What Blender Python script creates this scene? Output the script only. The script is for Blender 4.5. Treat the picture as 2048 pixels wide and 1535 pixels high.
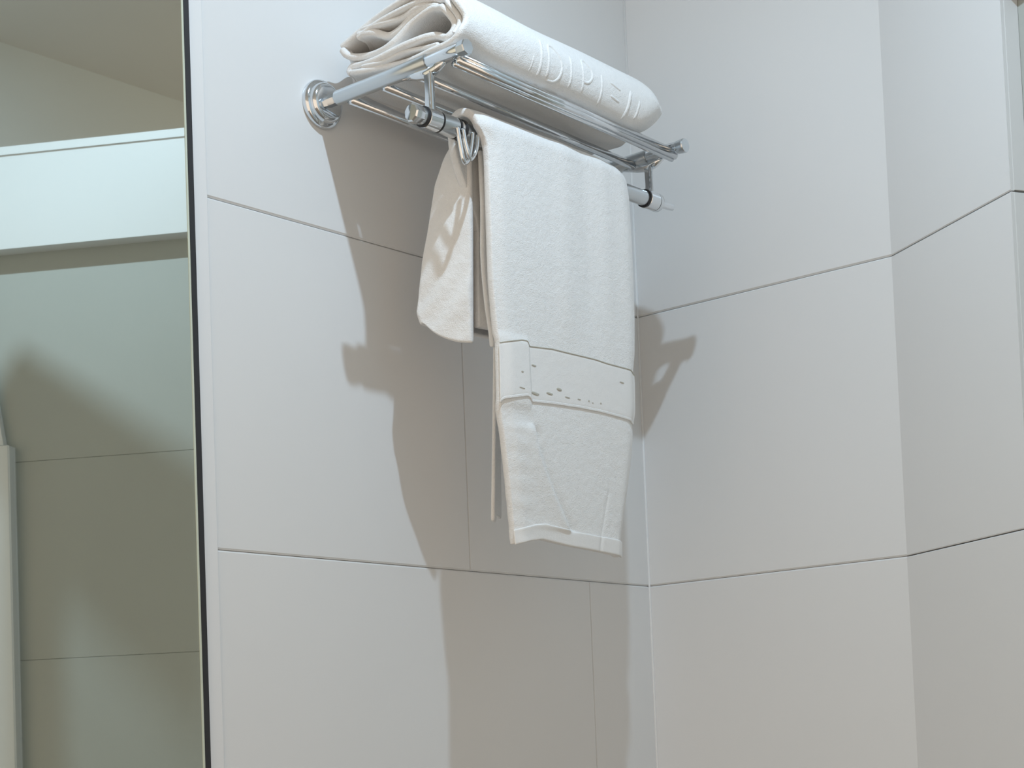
import bpy, bmesh, math, random
from mathutils import Vector, Matrix

for o in list(bpy.data.objects):
    bpy.data.objects.remove(o, do_unlink=True)
scene = bpy.context.scene
COL = scene.collection
E = 1.25                      # eye height: every z below is measured from the eye level, E is added when linking

# ------------------------------------------------------------------ camera
HEAD, PITCH, ROLL = 0.707872, 0.0551887, -0.0391779
fw = Vector((math.cos(HEAD)*math.cos(PITCH), math.sin(HEAD)*math.cos(PITCH), math.sin(PITCH)))
r0 = Vector((math.sin(HEAD), -math.cos(HEAD), 0)); u0 = r0.cross(fw)
rt = r0*math.cos(ROLL) + u0*math.sin(ROLL)
up = -r0*math.sin(ROLL) + u0*math.cos(ROLL)
cd = bpy.data.cameras.new('camera'); cam = bpy.data.objects.new('camera', cd); COL.objects.link(cam)
cd.sensor_width = 36.0; cd.sensor_fit = 'HORIZONTAL'
cd.lens = 3486.33/2048*36.0
cd.shift_y = (1327.56-767.5)/2048.0
cd.clip_start = 0.01
M = Matrix((rt, up, -fw)).transposed().to_4x4()
M.translation = Vector((-1.89943, -1.37691, E))
cam.matrix_world = M
scene.camera = cam

# ------------------------------------------------------------------ light and exposure
w = bpy.data.worlds.new('world'); scene.world = w; w.use_nodes = True
bg = w.node_tree.nodes['Background']
bg.inputs[0].default_value = (1.0, 0.83, 0.66, 1); bg.inputs[1].default_value = 1.55
ld = bpy.data.lights.new('downlight_lamp', 'AREA'); ld.shape = 'DISK'; ld.size = 0.022
ld.energy = 10.3; ld.color = (0.64, 0.83, 1.0)
lo = bpy.data.objects.new('downlight_lamp', ld); COL.objects.link(lo)
lo.location = (-0.762, -0.620, E+1.285)
vs = scene.view_settings
vs.view_transform = 'Standard'; vs.look = 'None'; vs.gamma = 1.0; vs.use_curve_mapping = False
vs.exposure = -0.35

# ------------------------------------------------------------------ materials
def mat(name, col, rough=0.5, metal=0.0, spec=0.5, bump=None, sheen=0.0, mottle=None, coat=0.0):
    m = bpy.data.materials.new(name); m.use_nodes = True
    nt = m.node_tree; b = nt.nodes['Principled BSDF']
    b.inputs['Base Color'].default_value = (*col, 1)
    b.inputs['Roughness'].default_value = rough
    b.inputs['Metallic'].default_value = metal
    b.inputs['Specular IOR Level'].default_value = spec
    b.inputs['Sheen Weight'].default_value = sheen
    b.inputs['Coat Weight'].default_value = coat
    tc = nt.nodes.new('ShaderNodeTexCoord')
    if mottle:
        sc, amt = mottle
        n = nt.nodes.new('ShaderNodeTexNoise'); n.inputs['Scale'].default_value = sc; n.inputs['Detail'].default_value = 3
        nt.links.new(tc.outputs['Object'], n.inputs['Vector'])
        r = nt.nodes.new('ShaderNodeValToRGB')
        r.color_ramp.elements[0].position = 0.3; r.color_ramp.elements[1].position = 0.7
        r.color_ramp.elements[0].color = (*[c*(1-amt) for c in col], 1)
        r.color_ramp.elements[1].color = (*[min(1, c*(1+amt)) for c in col], 1)
        nt.links.new(n.outputs['Fac'], r.inputs['Fac']); nt.links.new(r.outputs['Color'], b.inputs['Base Color'])
    if bump:
        prev = None
        for sc, dist in bump:
            n = nt.nodes.new('ShaderNodeTexNoise'); n.inputs['Scale'].default_value = sc; n.inputs['Detail'].default_value = 4
            nt.links.new(tc.outputs['Object'], n.inputs['Vector'])
            bp = nt.nodes.new('ShaderNodeBump'); bp.inputs['Distance'].default_value = dist; bp.inputs['Strength'].default_value = 0.6
            nt.links.new(n.outputs['Fac'], bp.inputs['Height'])
            if prev: nt.links.new(prev.outputs['Normal'], bp.inputs['Normal'])
            prev = bp
        nt.links.new(prev.outputs['Normal'], b.inputs['Normal'])
    return m

TILE = mat('white_glazed_tile', (0.77, 0.775, 0.775), 0.32, spec=0.35, mottle=(3.0, 0.01))
GROUT = mat('grey_grout', (0.60, 0.595, 0.585), 0.9)
GROUT_D = mat('dark_grout', (0.12, 0.11, 0.10), 0.9)
STRIP = mat('white_trim_strip', (0.80, 0.80, 0.80), 0.35, spec=0.3)
NICHE = mat('grey_niche_tile', (0.45, 0.465, 0.435), 0.45, spec=0.3, mottle=(4, 0.02))
PAINT = mat('matte_wall_paint', (0.66, 0.705, 0.71), 0.8, mottle=(5, 0.01))
CEIL = mat('ceiling_paint', (0.69, 0.70, 0.69), 0.9, mottle=(5, 0.01))
WHITE = mat('white_lacquer', (0.76, 0.77, 0.77), 0.4, spec=0.35)
FLOOR = mat('tan_floor_tile', (0.30, 0.27, 0.24), 0.5, mottle=(6, 0.08))
CHROME = mat('chrome', (0.74, 0.77, 0.80), 0.10, metal=1.0)
SATIN = mat('satin_aluminium', (0.62, 0.66, 0.69), 0.28, metal=1.0)
DARK = mat('black_rubber', (0.025, 0.025, 0.028), 0.5)
TOWEL = mat('white_terry_cloth', (0.86, 0.86, 0.855), 0.95, spec=0.1, sheen=0.25, bump=[(900, 0.0012), (120, 0.0015)], mottle=(40, 0.012))
WOVEN = mat('white_woven_band', (0.87, 0.865, 0.855), 0.8, spec=0.15, bump=[(1600, 0.0006), (90, 0.0008)])
SEAM_AND_SHADE = mat('beige_seam_and_shade', (0.52, 0.50, 0.44), 0.9, spec=0.1)  # seam colour, also the shade of embossed letters put into colour
MIRROR = mat('silvered_glass', (0.77, 0.82, 0.775), 0.015, metal=1.0)
BEVEL = mat('glass_edge', (0.62, 0.66, 0.55), 0.15, spec=0.6)

# ------------------------------------------------------------------ helpers
def link_mesh(name, verts, faces, m, base=None, parent=None, smooth=True, mods=()):
    """one mesh object; verts in room coordinates (z from eye level)"""
    if base is None:
        base = parent['_b'] if parent is not None else (0, 0, 0)
    bx, by, bz = base
    me = bpy.data.meshes.new(name)
    me.from_pydata([(x-bx, y-by, z-bz) for x, y, z in verts], [], faces)
    bm = bmesh.new(); bm.from_mesh(me)
    bmesh.ops.recalc_face_normals(bm, faces=bm.faces)
    bm.to_mesh(me); bm.free()
    me.materials.append(m)
    if smooth:
        for p in me.polygons: p.use_smooth = True
    o = bpy.data.objects.new(name, me); COL.objects.link(o)
    if parent is not None:
        o.parent = parent
        pb = parent['_b']; o.location = (bx-pb[0], by-pb[1], bz-pb[2])
    else:
        o.location = (bx, by, bz+E)
    o['_b'] = (bx, by, bz)
    for k, kw in mods:
        md = o.modifiers.new(k.lower(), k)
        for a, v in kw.items(): setattr(md, a, v)
    return o

def thing(name, label, cat, base, group=None):
    o = bpy.data.objects.new(name, None); COL.objects.link(o)
    o.location = (base[0], base[1], base[2]+E); o.empty_display_size = 0.05
    o['_b'] = tuple(base); o['label'] = label; o['category'] = cat
    if group: o['group'] = group
    return o

class MB:
    def __init__(s): s.v = []; s.f = []
    def add(s, v, f):
        k = len(s.v); s.v += [tuple(p) for p in v]; s.f += [tuple(i+k for i in q) for q in f]
    def box(s, a, b, bev=0.0):
        (x0, y0, z0), (x1, y1, z1) = a, b
        bm = bmesh.new()
        bmesh.ops.create_cube(bm, size=1.0)
        for v in bm.verts:
            v.co = Vector((x0+(v.co.x+.5)*(x1-x0), y0+(v.co.y+.5)*(y1-y0), z0+(v.co.z+.5)*(z1-z0)))
        if bev: bmesh.ops.bevel(bm, geom=bm.edges[:], offset=bev, segments=2, affect='EDGES', profile=.5)
        bm.verts.index_update()
        s.add([v.co for v in bm.verts], [[v.index for v in f.verts] for f in bm.faces]); bm.free()
    def tube(s, path, rad, seg=16, caps=True, flat=1.0, upv=None):
        P = [Vector(p) for p in path]; n = len(P)
        R = rad if isinstance(rad, (list, tuple)) else [rad]*n
        t0 = (P[1]-P[0]).normalized()
        ref = Vector(upv) if upv else (Vector((0, 0, 1)) if abs(t0.z) < .9 else Vector((1, 0, 0)))
        rings = []
        for i in range(n):
            t = (P[min(i+1, n-1)]-P[max(i-1, 0)])
            t = t.normalized() if t.length > 1e-9 else t0
            a = t.cross(ref)
            a = a.normalized() if a.length > 1e-6 else Vector((0, 1, 0))
            b = a.cross(t).normalized(); ref = b
            rings.append([P[i]+a*math.cos(2*math.pi*k/seg)*R[i]+b*math.sin(2*math.pi*k/seg)*R[i]*flat for k in range(seg)])
        v = [p for r in rings for p in r]; f = []
        for i in range(n-1):
            for k in range(seg):
                f.append((i*seg+k, i*seg+(k+1) % seg, (i+1)*seg+(k+1) % seg, (i+1)*seg+k))
        if caps: f.append(tuple(range(seg))); f.append(tuple((n-1)*seg+k for k in range(seg)))
        s.add(v, f)
    def lathe(s, origin, axis, prof, seg=32):
        """prof: list of (distance along axis, radius)"""
        A = Vector(axis).normalized(); O = Vector(origin)
        path = []; rad = []
        t = A; ref = Vector((0, 0, 1)) if abs(t.z) < .9 else Vector((1, 0, 0))
        a = t.cross(ref).normalized(); b = a.cross(t)
        v = []; f = []
        for d, r in prof:
            r = max(r, 1e-5)
            v += [O+A*d+(a*math.cos(2*math.pi*k/seg)+b*math.sin(2*math.pi*k/seg))*r for k in range(seg)]
        n = len(prof)
        for i in range(n-1):
            for k in range(seg):
                f.append((i*seg+k, i*seg+(k+1) % seg, (i+1)*seg+(k+1) % seg, (i+1)*seg+k))
        f.append(tuple(range(seg))); f.append(tuple((n-1)*seg+k for k in range(seg)))
        s.add(v, f)
    def grid(s, fn, nu, nv):
        v = [fn(i/nu, j/nv) for j in range(nv+1) for i in range(nu+1)]
        f = [(j*(nu+1)+i, j*(nu+1)+i+1, (j+1)*(nu+1)+i+1, (j+1)*(nu+1)+i) for j in range(nv) for i in range(nu)]
        s.add(v, f)
    def build(s, name, m, base=None, parent=None, smooth=True, mods=()):
        return link_mesh(name, s.v, s.f, m, base, parent, smooth, mods)

AUTOS = ()
def sharp(o, ang=35):
    """mark sharp edges so that smooth shading keeps crisp corners"""
    bm = bmesh.new(); bm.from_mesh(o.data)
    for e in bm.edges:
        if len(e.link_faces) == 2 and e.calc_face_angle(0) > math.radians(ang): e.smooth = False
    bm.to_mesh(o.data); bm.free(); return o

def interp(T, x):
    if x <= T[0][0]: return T[0][1]
    for (a, p), (b, q) in zip(T, T[1:]):
        if x <= b: return p+(q-p)*(x-a)/(b-a)
    return T[-1][1]
def sst(a, b, x):
    t = min(1, max(0, (x-a)/(b-a))); return t*t*(3-2*t)
def catmull(P, n):
    P = [Vector(p) for p in P]; out = []
    for i in range(len(P)-1):
        p0 = P[max(i-1, 0)]; p1 = P[i]; p2 = P[i+1]; p3 = P[min(i+2, len(P)-1)]
        for k in range(n):
            t = k/n
            out.append(.5*((2*p1)+(p2-p0)*t+(2*p0-5*p1+4*p2-p3)*t*t+(3*p1-p0-3*p2+p3)*t**3))
    out.append(P[-1]); return out

def structure(o): o['kind'] = 'structure'; return o

# ------------------------------------------------------------------ the room shell
ZF, ZC = -E, 1.300
ZJ = (-1.25, -0.8735, -0.5067, -0.1399, 0.2269, 0.5937, 1.300)   # horizontal tile joints
P3 = (-0.1252, -0.5946)          # free end of the angled wall
NDEP = 0.022                     # depth of the recess beside it
d3 = Vector((P3[0], P3[1]+0.3834, 0)).normalized()     # along the angled wall, away from the corner
n3 = Vector((-d3.y, d3.x, 0))                          # into the wall
if n3.x < 0: n3 = -n3

def tiled_wall(name, org, u, length, nrm, cuts, m, depth=0.05, gap=0.0006, bev=0.0019, rows=ZJ, grout=None):
    """slab wall faced with bevelled tiles; org = floor corner, u = along, nrm = towards the room"""
    O = Vector(org); u = Vector(u).normalized(); nr = Vector(nrm).normalized(); Z = Vector((0, 0, 1))
    tiles = MB()
    for r in range(len(rows)-1):
        z0, z1 = rows[r], rows[r+1]
        cs = [0.0]+[c for (k, c) in cuts if k == r]+[length]
        for i in range(len(cs)-1):
            g0 = 0.0 if i == 0 else gap*.2
            g1 = 0.0 if i == len(cs)-2 else gap*.2
            a0, a1, h0, h1 = cs[i]+g0, cs[i+1]-g1, z0+gap*.5, z1-gap*.5
            bu0 = 0.0 if i == 0 else bev*.4
            bu1 = 0.0 if i == len(cs)-2 else bev*.4
            def pt(a, h, d): return Vector((O.x, O.y, 0))+u*a+Z*h-nr*d
            f = [pt(a0+bu0, h0+bev, 0), pt(a1-bu1, h0+bev, 0), pt(a1-bu1, h1-bev, 0), pt(a0+bu0, h1-bev, 0)]
            e = [pt(a0, h0, bev), pt(a1, h0, bev), pt(a1, h1, bev), pt(a0, h1, bev)]
            b = [pt(a0, h0, .006), pt(a1, h0, .006), pt(a1, h1, .006), pt(a0, h1, .006)]
            tiles.add(f+e+b, [(0, 1, 2, 3)]+[(k, (k+1) % 4, 4+(k+1) % 4, 4+k) for k in range(4)]
                      + [(4+k, 4+(k+1) % 4, 8+(k+1) % 4, 8+k) for k in range(4)])
    nt = len(tiles.f)
    def pt2(a, h, d): return Vector((O.x, O.y, 0))+u*a+Z*h-nr*d
    z0, z1 = rows[0], rows[-1]
    c = [pt2(0, z0, .005), pt2(length, z0, .005), pt2(length, z1, .005), pt2(0, z1, .005),
         pt2(0, z0, depth), pt2(length, z0, depth), pt2(length, z1, depth), pt2(0, z1, depth)]
    tiles.add(c, [(0, 1, 2, 3), (4, 5, 6, 7)]+[(k, (k+1) % 4, 4+(k+1) % 4, 4+k) for k in range(4)])
    o = tiles.build(name, m, base=(O.x, O.y, z0), smooth=False)
    o.data.materials.append(grout or GROUT)
    for i, p in enumerate(o.data.polygons):
        if i >= nt: p.material_index = 1
    return structure(o)

def slab(name, a, b, m, bev=0.0):
    mb = MB(); mb.box(a, b, bev)
    return structure(mb.build(name, m, base=((a[0]+b[0])/2, (a[1]+b[1])/2, min(a[2], b[2])), smooth=False))

slab('floor', (-3.6, -2.9, ZF-.05), (1.4, 0.05, ZF), FLOOR)
slab('ceiling', (-3.6, -2.9, ZC), (1.4, 0.05, ZC+.05), CEIL)
# left wall: tiled beside the rack, plain behind the mirror
XE = -0.7458; XM = -0.7718
tiled_wall('wall_left', (XE, 0, 0), (1, 0, 0), -XE+.010, (0, -1, 0), [(4, XE*-1-0.360), (3, XE*-1-0.1307)], TILE)
slab('wall_back', (-3.6, 0.004, ZF), (XE-.0005, 0.05, ZC), PAINT)
slab('trim_1', (XM+.006, -0.0025, ZF), (XE-.0012, 0.003, ZC), STRIP, .0012)
tiled_wall('wall_right', (0, 0, 0), (0, -1, 0), 0.3834, (-1, 0, 0), [], TILE)
tiled_wall('wall_angled', (0, -0.3834, 0), d3, 0.2455, -n3, [], TILE, depth=0.0445, gap=.0013, bev=.0010, grout=GROUT_D)
# recess beside the angled wall: jamb, grey back wall, white header with a lip
jo = Vector((P3[0], P3[1], 0))
tiled_wall('wall_jamb', (jo.x+n3.x*.0045+d3.x*.0005, jo.y+n3.y*.0045+d3.y*.0005, 0), n3, NDEP-.0050, d3, [], TILE, depth=0.04, gap=.0013, bev=.0010, grout=GROUT_D)
bo = jo+n3*NDEP-d3*.30
tiled_wall('wall_niche', (bo.x, bo.y, 0), d3, 1.05, -n3, [], NICHE, gap=.0004, bev=.0005, depth=.04,
           rows=(-1.25, -.90, -.54, -.18, 0.186, 0.4985, 0.832))
def oblong(name, a0, a1, d0, d1, z0, z1, m, bev=0.0):
    mb = MB(); bm = bmesh.new(); bmesh.ops.create_cube(bm, size=1)
    for v in bm.verts:
        a = a0+(v.co.x+.5)*(a1-a0); d = d0+(v.co.y+.5)*(d1-d0); z = z0+(v.co.z+.5)*(z1-z0)
        p = jo+d3*a+n3*d; v.co = Vector((p.x, p.y, z))
    if bev: bmesh.ops.bevel(bm, geom=bm.edges[:], offset=bev, segments=2, affect='EDGES', profile=.5)
    bm.verts.index_update()
    mb.add([v.co for v in bm.verts], [[v.index for v in f.verts] for f in bm.faces]); bm.free()
    c = jo+d3*(a0+a1)/2+n3*(d0+d1)/2
    return structure(mb.build(name, m, base=(c.x, c.y, z0), smooth=False))
oblong('trim_2', 0.001, 0.75, -0.012, NDEP+.05, 0.8300, 0.9775, WHITE, .001)
oblong('trim_3', 0.001, 0.75, -0.015, NDEP+.05, 0.9785, 0.9895, WHITE, .001)
oblong('wall_pier', 0.445, 0.75, 0.000, NDEP-.001, ZF, 0.520, WHITE, .002)
mb = MB()
pp = [(.456, .524), (.75, .524), (.75, .830), (.505, .830)]
vv = []
for dd in (.007, NDEP-.001):
    for a, z in pp:
        p = jo+d3*a+n3*dd; vv.append((p.x, p.y, z))
mb.add(vv, [(0, 1, 2, 3), (4, 5, 6, 7)]+[(k, (k+1) % 4, 4+(k+1) % 4, 4+k) for k in range(4)])
structure(mb.build('wall_pier', WHITE, base=vv[0], smooth=False))
mb = MB(); mb.tube([(-.0006, -.0006, ZF), (-.0006, -.0006, ZC)], .0016, 10)
structure(mb.build('trim_5', STRIP, base=(0, 0, ZF)))
slab('wall_opposite', (-1.05, -1.30, ZF), (1.35, -1.245, ZC), PAINT)
slab('wall_far', (1.35, -1.30, ZF), (1.40, 0.05, ZC), PAINT)
# unseen beam and post, added off the opposite wall to shade the mirrored recess
bm_ = MB(); bm_.box((-.650, -.730, 1.043), (-.628, -.640, 1.10)); bm_.box((-.650, -.724, .72), (-.628, -.707, 1.043))
bm_.box((-.644, -1.2455, 1.05), (-.634, -.730, 1.06))
structure(bm_.build('added_shadow_bracket', WHITE, base=(-.64, -1.0, .72), smooth=False))

# ------------------------------------------------------------------ mirror
mir = thing('wall_mirror', 'tall green-tinted mirror on the left wall with a thin black edge', 'mirror', (-1.45, 0, -.55))
mb = MB(); mb.box((-2.15, -.006, -.55), (XM-.006, -.001, 1.20)); mb.build('mirror_glass', MIRROR, parent=mir, smooth=False)
mb = MB(); mb.box((XM-.006, -.0064, -.55), (XM-.0035, -.001, 1.20)); mb.build('glass_edge', BEVEL, parent=mir, smooth=False)
mb = MB(); mb.box((XM-.0034, -.0068, -.55), (XM+.0035, .003, 1.20)); o = mb.build('black_edge', DARK, parent=mir, smooth=False)
o['label'] = 'thin black edge of the mirror'

# ------------------------------------------------------------------ towel rack
XA, XB = -0.5808, -0.1930          # left and right arm
ZA = 0.7335                        # arm height at the left wall plate
TILT = 0.020
def zt(x): return ZA-(x-XA)*TILT
ZR, YR = 0.6720, -0.166            # hanging rod
rack = thing('towel_rack', 'chrome wall-mounted towel shelf with a hanging rod below it', 'towel rack', (XA, 0, ZA))
for x in (XA, XB):
    z = zt(x)
    mb = MB(); mb.lathe((x, -.0003, z), (0, -1, 0), [(0, .0268), (.0040, .0272), (.0065, .0262), (.0075, .0235), (.0080, .0225), (.0125, .0218), (.0145, .0200), (.0155, .0170), (.0160, .0001)], 48)
    sharp(mb.build('wall_plate', CHROME, parent=rack), 50)
    mb = MB(); mb.lathe((x, -.0155, z), (0, -1, 0), [(0, .0068), (.0135, .0068)], 6)
    sharp(mb.build('neck', CHROME, parent=rack))
    mb = MB(); mb.lathe((x, -.028, z), (0, -1, 0), [(0, .0070), (.0012, .0082), (.08, .0086), (.136, .0090), (.1375, .0084)], 32)
    sharp(mb.build('arm', SATIN, parent=rack), 40)
    mb = MB(); mb.lathe((x, -.1655, z), (0, -1, 0), [(0, .0066), (.002, .0080), (.045, .0078), (.0455, .0072)], 32)
    sharp(mb.build('arm_tip', CHROME, parent=rack), 40)
    mb = MB(); mb.lathe((x, -.2110, z), (0, -1, 0), [(0, .0078), (.0090, .0086), (.0104, .0080), (.0106, .0001)], 8 if x == XA else 24)
    sharp(mb.build('arm_cap', SATIN, parent=rack), 25)
    # moulded bracket under the arm and post down to the rod
    mb = MB(); mb.tube([(x, -.128, z-.006), (x, -.150, z-.010), (x, -.166, z-.012), (x, -.176, z-.010), (x, -.190, z-.005)], [.003, .0055, .0065, .0055, .003], 14)
    mb.build('bracket', CHROME, parent=rack)
    mb = MB()
    xr = x+.000
    mb.tube([(xr, YR, z-.010), (xr, YR, z-.020), (xr, YR, z-.036), (xr, YR, ZR+.008)], [.0066, .0056, .0052, .0062], 6)
    mb.tube([(xr-.0035, YR-.0055, z-.010), (xr-.003, YR-.0055, ZR+.008)], .0022, 8)
    sharp(mb.build('post', CHROME, parent=rack), 40)
    mb = MB(); mb.lathe((x-.0105, YR, ZR), (1, 0, 0), [(0, .0100), (.001, .0112), (.019, .0112), (.020, .0100)], 32)
    sharp(mb.build('clamp', CHROME, parent=rack), 40)
    for dx in (-.0115, .0105):
        mb = MB(); mb.lathe((x+dx-.001, YR, ZR), (1, 0, 0), [(0, .0110), (.002, .0110)], 28)
        o = sharp(mb.build('gasket', DARK, parent=rack)); o['label'] = 'black rubber ring'
for y, r in ((-.2045, .0058), (-.1465, .0050), (-.100, .0050), (-.0480, .0050)):
    mb = MB(); n = 20
    if y < -.2:   # front rail has two grooves
        for dy, dz, rr in ((0, .0030, .0044), (-.0012, -.0020, .0040), (.0035, -.0045, .0032)):
            mb.tube([(XA, y+dy, zt(XA)-.0075+dz), (XB, y+dy, zt(XB)-.0075+dz)], rr, 14)
    else:
        mb.tube([(XA, y, zt(XA)-.0070), (XB, y, zt(XB)-.0070)], r, n)
    mb.build('shelf_bar', CHROME, parent=rack)
mb = MB(); mb.lathe((XA-.018, YR, ZR), (1, 0, 0), [(0, .0092), (XB-XA+.034, .0092)], 28)
sharp(mb.build('hanging_rod', SATIN, parent=rack), 40)
mb = MB(); mb.lathe((XA-.031, YR, ZR), (1, 0, 0), [(0, .0001), (.0005, .0085), (.002, .0100), (.008, .0104), (.016, .0090), (.018, .0088)], 9)
sharp(mb.build('rod_knob', CHROME, parent=rack), 25)
# collar beside the left clamp with two black rings
mb = MB(); mb.lathe((XA+.0125, YR, ZR), (1, 0, 0), [(0, .0100), (.012, .0112), (.022, .0112), (.023, .0100)], 28)
sharp(mb.build('collar', SATIN, parent=rack), 40)
for dx in (.0358, .0445):
    mb = MB(); mb.lathe((XA+dx, YR, ZR), (1, 0, 0), [(0, .0114), (.0026, .0114)], 28)
    o = sharp(mb.build('gasket', DARK, parent=rack)); o['label'] = 'black rubber ring'
mb = MB(); mb.lathe((XA+.0386, YR, ZR), (1, 0, 0), [(0, .0102), (.0058, .0102)], 28)
sharp(mb.build('collar', CHROME, parent=rack), 40)
# lever at the right end of the rod
mb = MB(); mb.lathe((XB+.0095, YR, ZR), (1, 0, 0), [(0, .0112), (.006, .0108), (.009, .0085), (.0095, .001)], 24)
sharp(mb.build('rod_knob', CHROME, parent=rack), 40)
mb = MB(); mb.tube([(XB+.014, YR-.001, ZR-.001), (XB+.026, YR-.002, ZR-.001), (XB+.042, YR-.003, ZR-.0005)], [.0052, .0042, .0042], 8)
sharp(mb.build('lever', CHROME, parent=rack), 30)
# double hook below the collar
mb = MB()
for dx, dep, tw in ((.0, .040, .010), (.009, .034, .006)):
    xh = -.549+dx
    mb.tube(catmull([(xh-.004, YR-.012, ZR-.004), (xh-.002, YR-.0125, ZR-.018), (xh+.001, YR-.013, ZR-dep+.006), (xh+.006, YR-.012, ZR-dep),
                     (xh+.013, YR-.011, ZR-dep+.006), (xh+.0175, YR-.0115, ZR-.018), (xh+.020, YR-.012, ZR-.004)], 6), .0025, 8)
mb.build('hook', CHROME, parent=rack)

# ------------------------------------------------------------------ folded bath towel on the shelf
random.seed(4)
fold = thing('folded_towel', 'white bath towel folded in a thick roll on the chrome shelf', 'towel', (-.38, -.12, zt(-.38)))
TX0, TX1 = -.579, -.209
outer = [(-.044, .7605), (-.065, .7535), (-.1022, .7495), (-.160, .7455), (-.195, .7455), (-.2095, .754), (-.2130, .770), (-.2045, .790), (-.186, .806), (-.160, .8125), (-.125, .8105), (-.085, .8060), (-.060, .7990), (-.0355, .7905)]
mid = [(-.062, .7915), (-.085, .7975), (-.125, .8020), (-.157, .8040), (-.183, .7975), (-.1985, .784), (-.2050, .768), (-.2010, .7545)]
inner = [(-.0360, .7860), (-.046, .7765), (-.0869, .7705), (-.1081, .7725), (-.1361, .7885), (-.165, .7935), (-.186, .786), (-.1955, .768), (-.188, .7550), (-.1665, .7640), (-.135, .7640), (-.0865, .7605), (-.056, .7650), (-.0435, .7672), (-.0385, .7630), (-.0430, .7590)]
loose = [(-.066, .7575), (-.095, .7545), (-.125, .7575), (-.150, .7565), (-.176, .7525)]
def deform(a, y, z, n=0, wob=.0012):
    """place a point of the folded profile at fraction a along the roll"""
    yc, zc = -.115, .778
    fr = max(0, (-.16-y)/.05)                       # 1 at the front nose
    low = max(0, (.775-z)/.03)
    x1 = TX1-.043*max(0, low-.05)**1.2*(.35+.65*min(1, fr+.2))-.006*max(0, (z-.79)/.02)
    x0 = TX0+.004*math.sin(z*160+y*40)
    x = x0+(x1-x0)*a
    e = sst(.84, 1.0, a)
    k = 1-.15*(e**3)
    y2 = yc+(y-yc)*k; z2 = zc+(z-zc)*(1-.12*e**3)
    z2 += -(x-XA)*TILT + wob*math.sin(x*37+y*25+n)*.6
    z2 -= .007*sst(TX0+.010, TX0+.06, x)*(1-sst(.750, .775, z))
    y2 += .020*sst(TX0+.008, TX0+.045, x)*sst(-.10, -.05, y)
    y2 += wob*math.sin(x*29+z*60+n*2)
    if z > .785 and y < -.12: z2 -= .0016*math.exp(-((y+.178)/.006)**2)   # long crease on top of the nose
    return Vector((x, y2, z2))
def roll_sheet(P, name, thick, nseg=8, nx=56, m=TOWEL):
    c = catmull([(0, y, z) for y, z in P], nseg)
    mb = MB(); L = len(c)-1
    mb.grid(lambda a, b: deform(a, c[int(round(b*L))].y, c[int(round(b*L))].z, len(P)), nx, L)
    return mb.build(name, m, parent=fold, mods=(('SOLIDIFY', dict(thickness=thick, offset=0)), ('SUBSURF', dict(levels=1, render_levels=1))))
roll_sheet(outer, 'outer_layer', .0075)
roll_sheet(mid, 'middle_layer', .0060)
roll_sheet([(-.060, .7940), (-.083, .7905), (-.100, .7835), (-.118, .7860), (-.140, .7960), (-.162, .7985)], 'middle_layer', .0085)
roll_sheet([(-.066, .7985), (-.095, .7965), (-.125, .7960), (-.150, .8010), (-.176, .7950)], 'middle_layer', .0060)
roll_sheet(inner, 'inner_layer', .0080)
roll_sheet(loose, 'inner_fold', .0050)
# raised lettering along the front of the roll
def nose(x, s, depth=0.0):
    """point on the outside of the front nose; s from 0 (low) to 1 (high)"""
    c = catmull([(0, y, z) for y, z in outer[4:9]], 16); L = len(c)-1
    t = s*L; i = min(L-1, int(t)); p = c[i].lerp(c[i+1], t-i)
    tn = (c[min(L, i+1)]-c[max(0, i-1)]).normalized(); nr = Vector((0, tn.z, -tn.y))
    if nr.y > 0: nr = -nr
    a = (x-TX0)/(TX1-TX0)
    for _ in range(3): a += (x-deform(a, p.y, p.z, len(outer)).x)/(TX1-TX0)
    return deform(a, p.y, p.z, len(outer))+nr*(.0040-depth)
def letter(*strokes):
    mb = MB()
    for pts, r in strokes:
        q = catmull([(x-.020, s*.74+.03, 0) for x, s in pts], 10)
        P = [nose(p.x, p.y, .0016) for p in q]; rr = r*1.45
        mb.tube(P, [rr*.3, rr*.7]+[rr]*(len(P)-4)+[rr*.7, rr*.3], 10)
    mb.build('raised_letter', TOWEL, parent=fold)
letter(([(-.452, .22), (-.448, .55)], .0013))
letter(([(-.438, .22), (-.436, .50), (-.434, .85)], .0017))
letter(([(-.424, .25), (-.421, .78), (-.406, .72), (-.401, .50), (-.409, .28), (-.424, .25)], .0017))
letter(([(-.386, .22), (-.382, .80)], .0017))
letter(([(-.363, .25), (-.359, .80), (-.346, .74), (-.344, .60), (-.352, .48), (-.362, .46)], .0016))
letter(([(-.330, .12), (-.325, .75)], .0017))
letter(([(-.312, .66), (-.290, .60)], .0015))
letter(([(-.312, .46), (-.292, .42)], .0015))
letter(([(-.282, .12), (-.272, .70)], .0020))
letter(([(-.262, .25), (-.256, .60)], .0016))

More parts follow.
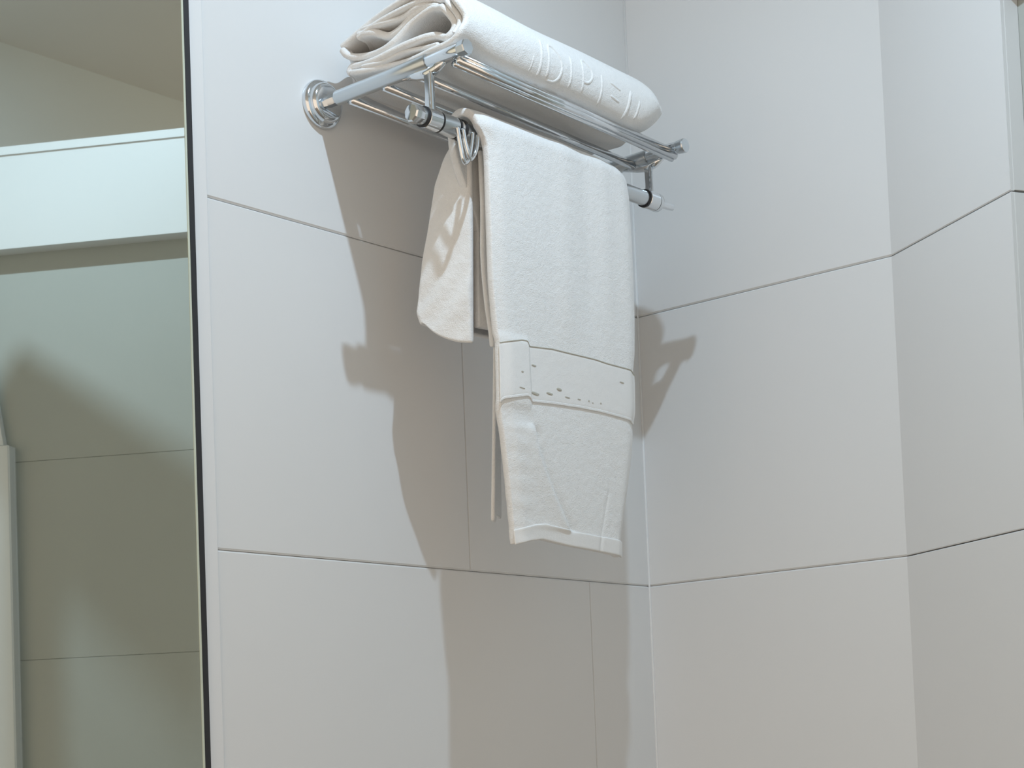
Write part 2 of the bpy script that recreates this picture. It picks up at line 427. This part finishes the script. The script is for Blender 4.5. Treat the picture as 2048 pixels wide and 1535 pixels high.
# ------------------------------------------------------------------ hanging towel
hang = thing('hanging_towel', 'white bath towel draped over the rod with a woven border band', 'towel', (-.39, -.166, .23))
XL = [(.225, -.4975), (.2427, -.4985), (.30, -.5035), (.3781, -.5135), (.4424, -.5110), (.51, -.5155), (.60, -.5155), (.640, -.515), (.655, -.5160), (.663, -.5190), (.669, -.5235), (.674, -.5290), (.70, -.535)]
XR = [(.225, -.3066), (.2447, -.3054), (.30, -.289), (.34, -.2790), (.372, -.2735), (.3863, -.2745), (.40, -.2700), (.435, -.2680), (.4426, -.2690), (.47, -.2630), (.51, -.2605), (.60, -.2600), (.655, -.2610), (.675, -.2650), (.70, -.278)]
YF = -.186
def lineside(x, z):
    """signed distance to the diagonal crease in the lower panel (positive = right of it)"""
    cz = [(.2486, -.4083), (.2861, -.4336), (.3172, -.4513), (.3407, -.4608), (.3593, -.4647)]
    return x-interp(cz, z)
def front_relief(x, z):
    d = 0.0
    st = sst(-.468, -.4655, x)
    if .372 < z < .460: d += .0020*(1-st)*sst(.372, .384, z)*(1-sst(.446, .458, z))
    if z < .372 and z > .246:
        s = lineside(x, z); fade = sst(.246, .252, z)*(1-sst(.352, .362, z))
        d += .0042*fade*math.exp(-max(0, -s)/.03)*(1-sst(-.0015, .004, s))
        d += -.0022*fade*math.exp(-((s-.007)/.006)**2)
    d += .0016*math.exp(-((x+.395-.25*(z-.5)*.15)/.016)**2)*sst(.44, .52, z)
    d += .0012*math.exp(-((x+.318)/.011)**2)*sst(.42, .55, z)
    d += -.0012*math.exp(-((x+.352)/.012)**2)*sst(.42, .55, z)
    vx = interp([(.2369, -.3535), (.2456, -.3502), (.3011, -.3306)], z)
    if z < .32: d += -.0010*math.exp(-((x-vx)/.0025)**2)*(1-sst(.29, .32, z))
    # puckers down the left strip
    if z < .37: d += .00028*math.sin(z*290+x*30)*math.exp(-((x+.485)/.018)**2)
    d += .0007*math.sin(x*31+z*12)*math.sin(z*17+1)
    return d
def ybase(a, z):
    """hang of the front panel: left and right sides roll back towards the wall"""
    y = YF
    y += .004*(1-sst(0, .10, a))**2+.006*sst(.90, 1.0, a)**2
    y += .006*sst(.50, .23, z) if False else .004*(1-sst(.23, .50, z))*(a-.5)
    return y
BOT = [(-.4985, .2285), (-.4774, .2337), (-.4563, .2369), (-.4093, .2330), (-.3558, .2305), (-.3066, .2274)]
TH = .0095
mb = MB()
NB = 190; NT = 26; NK = 60
def hang_fn(a, b):
    t = b*(NB+NT+NK)
    if t <= NB:
        z = .2285+(.6740-.2285)*t/NB
        x = interp(XL, z)+(interp(XR, z)-interp(XL, z))*a
        zz = z
        if z < .30: zz = z+(interp(BOT, x)-.2285)*(1-sst(.2285, .30, z))
        y = ybase(a, zz)-front_relief(x, zz)
        y += .0055*sst(.655, .674, z)*0
        return (x, y, zz)
    ca = -.0 
    if t <= NB+NT:
        th = math.pi*(t-NB)/NT
        rr = .0205
        z0 = .6740
        y = (YF+rr)-rr*math.cos(th)-.0
        z = z0+rr*.90*math.sin(th)
        x0 = interp(XL, z0)-.005*math.sin(th); x1 = interp(XR, z0)-.012*math.sin(th)
        x = x0+(x1-x0)*a
        f = 1-(t-NB)/NT
        y += (ybase(a, .674)-YF)*f-front_relief(x, .674)*f
        z += -.004*sst(.75, 1, a)*math.sin(th)
        return (x, y, z)
    k = (t-NB-NT)/NK
    z = .674-.20*k
    x0 = -.527+.043*sst(0, .5, k); x1 = -.281
    return (x0+(x1-x0)*a, YF+.041+.012*k+.003*math.sin(a*9+k*3), z)
mb.grid(hang_fn, 96, NB+NT+NK)
mb.build('main_drape', TOWEL, parent=hang, mods=(('SOLIDIFY', dict(thickness=TH, offset=0)), ('SUBSURF', dict(levels=1, render_levels=1))))

def strip_on_front(name, lo, hi, out, thick, m, nu=120, nv=14, x_in=.0):
    mb = MB()
    def fn(a, b):
        x = lo[0][0]+(lo[-1][0]-lo[0][0])*a
        zl, zh = interp(lo, x), interp(hi, x); z = zl+(zh-zl)*b
        # follow the drape's own side edges
        xx = interp(XL, z)-.002+(interp(XR, z)-interp(XL, z)+.004)*a
        z = interp(lo, xx)+(interp(hi, xx)-interp(lo, xx))*b
        a2 = a
        return (xx, ybase(a2, z)-front_relief(xx, z)-TH/2-out, z)
    mb.grid(fn, nu, nv)
    return mb.build(name, m, parent=hang, mods=(('SOLIDIFY', dict(thickness=thick, offset=0)), ('SUBSURF', dict(levels=1, render_levels=1))))
BT = [(-.5150, .4418), (-.479, .4500), (-.4700, .4505), (-.4655, .4455), (-.4258, .4488), (-.3978, .4486), (-.35, .4485), (-.327, .4470), (-.2824, .4465), (-.2680, .4435)]
BL = [(-.5165, .3781), (-.5109, .3836), (-.4744, .3912), (-.4700, .3905), (-.4655, .3862), (-.4253, .3892), (-.3812, .3908), (-.3448, .391), (-.2865, .3885), (-.2740, .3863)]
strip_on_front('woven_border', BL, BT, .0002, .0016, WOVEN)
dn = [(x, z-.0020) for x, z in BL]; upz = [(x, z+.0012) for x, z in BL]
o = strip_on_front('border_cord', dn, upz, .0004, .0020, TOWEL, nv=4)
dn = [(x, z-.0008) for x, z in BT]; upz = [(x, z+.0006) for x, z in BT]
o = strip_on_front('border_seam', dn, upz, .0010, .0010, SEAM_AND_SHADE, nv=2); o['label'] = 'grey seam along the top of the border band'
HB = [(x, z-.0008) for x, z in BOT]
HT = [(-.5007, .2437), (-.4681, .2516), (-.4511, .2538), (-.4021, .2492), (-.3054, .2455)]
strip_on_front('hem', [(-.4990, .2276)]+HB[1:], HT, .0006, .0022, WOVEN, nv=8)
# beige dashes along the band, colour standing in for shade of embossed letters
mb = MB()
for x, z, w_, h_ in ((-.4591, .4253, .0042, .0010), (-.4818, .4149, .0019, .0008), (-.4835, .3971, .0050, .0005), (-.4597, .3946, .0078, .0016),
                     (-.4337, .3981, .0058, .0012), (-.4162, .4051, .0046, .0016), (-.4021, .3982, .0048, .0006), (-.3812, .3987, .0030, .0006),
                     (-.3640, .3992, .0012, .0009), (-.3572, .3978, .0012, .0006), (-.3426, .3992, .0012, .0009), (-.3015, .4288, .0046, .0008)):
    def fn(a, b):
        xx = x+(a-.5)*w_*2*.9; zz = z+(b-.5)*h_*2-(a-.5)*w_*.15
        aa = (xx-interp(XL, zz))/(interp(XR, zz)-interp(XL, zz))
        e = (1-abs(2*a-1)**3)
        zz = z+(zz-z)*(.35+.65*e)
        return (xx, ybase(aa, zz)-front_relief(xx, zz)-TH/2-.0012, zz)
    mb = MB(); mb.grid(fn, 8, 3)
    o = mb.build('letter_shade_dash', SEAM_AND_SHADE, parent=hang, mods=(('SOLIDIFY', dict(thickness=.0005, offset=0)),))
    o['label'] = 'small beige dash coloured as the shade of embossed letters on the border band'

# side of the folded bundle: short lip that swings back to the wall, with rippled inner folds in front of it
mb = MB()
def lip(a, b):
    """a: round the bundle, b: down"""
    z = .680-(.680-.4535)*b
    yb = interp([(0, -.1300), (.08, -.1150), (.2, -.103), (.6, -.088), (.9, -.0800), (1.0, -.0860)], b)
    yf = interp([(0, -.1490), (1, -.1385)], b)
    xf, xb = -.4995, interp([(0, -.500), (.6, -.514), (1, -.518)], b)
    w1 = .62
    if a < .12:                                     # hidden front return, added to stop light slipping through the gap
        k = 1-a/.12
        return (xf+.044*k, yf+.042*k, z+.022*b**4*sst(0, 1, k))
    if a < w1:
        k = (a-.12)/(w1-.12)
        y = yf+(yb-yf)*k
        x = xf+(xb-xf)*k-.004*math.sin(math.pi*k)*sst(0, .4, b)+.0010*math.sin(z*60+k*4)*sst(.25, .5, b)
        zz = z+b**4*.029*k**1.9
        x += .0016*math.sin(z*95+k*7)*math.sin(k*5+z*40)*sst(.35, .7, b)
    else:
        k = (a-w1)/(1-w1)
        ang = min(1, k/.25)*math.pi/2
        x = xb+.004*(1-math.cos(ang))+.20*max(0, (k-.1)); y = yb+.004*math.sin(ang)-.02*max(0, k-.2); zz = z+.028*b*b*b
    return (x, y, zz)
mb.grid(lip, 60, 70)
mb.build('side_fold', TOWEL, parent=hang, mods=(('SOLIDIFY', dict(thickness=.0060, offset=0)), ('SUBSURF', dict(levels=1, render_levels=1))))
for i, (y0, y1, x0, zb, ph) in enumerate(((-.1560, -.1400, -.4950, .4470, 0.0), (-.1680, -.1500, -.4935, .4300, 1.3), (-.1760, -.1640, -.4900, .4350, 2.1))):
    mb = MB()
    def fin(a, b):
        z = .664-(.664-zb)*b
        y = y0+(y1-y0)*(0)+.0030*math.sin(b*5.0+ph)*sst(.15, .6, b)-.004*b*(i == 1)
        x = x0+.0022*math.sin(b*7+ph*2)*sst(.1, .5, b)+.10*a
        c = sst(.8, 1, b)*.0035
        return (x+c*(1-a)*(a < .05), y+.004*a, z)
    mb.grid(fin, 20, 60)
    mb.build('inner_fold', TOWEL, parent=hang, mods=(('SOLIDIFY', dict(thickness=.0055, offset=0)), ('SUBSURF', dict(levels=1, render_levels=1))))
# narrow long flap seen edge-on behind the front panel
mb = MB()
def flap(a, b):
    z = .52-(.52-.259)*b
    x0 = interp([(0, -.478), (.45, -.480), (1, -.4865)], b); y0 = interp([(0, -.158), (.45, -.1525), (1, -.1480)], b)
    k = a
    x = x0+.052*k; y = y0+.036*k+.0022*math.sin(b*4)*k
    return (x, y, z+.010*sst(.25, .35, k)*b)
mb.grid(flap, 24, 60)
mb.build('back_flap', TOWEL, parent=hang, mods=(('SOLIDIFY', dict(thickness=.0042, offset=0)), ('SUBSURF', dict(levels=1, render_levels=1))))

for o in bpy.data.objects:
    if '_b' in o: del o['_b']
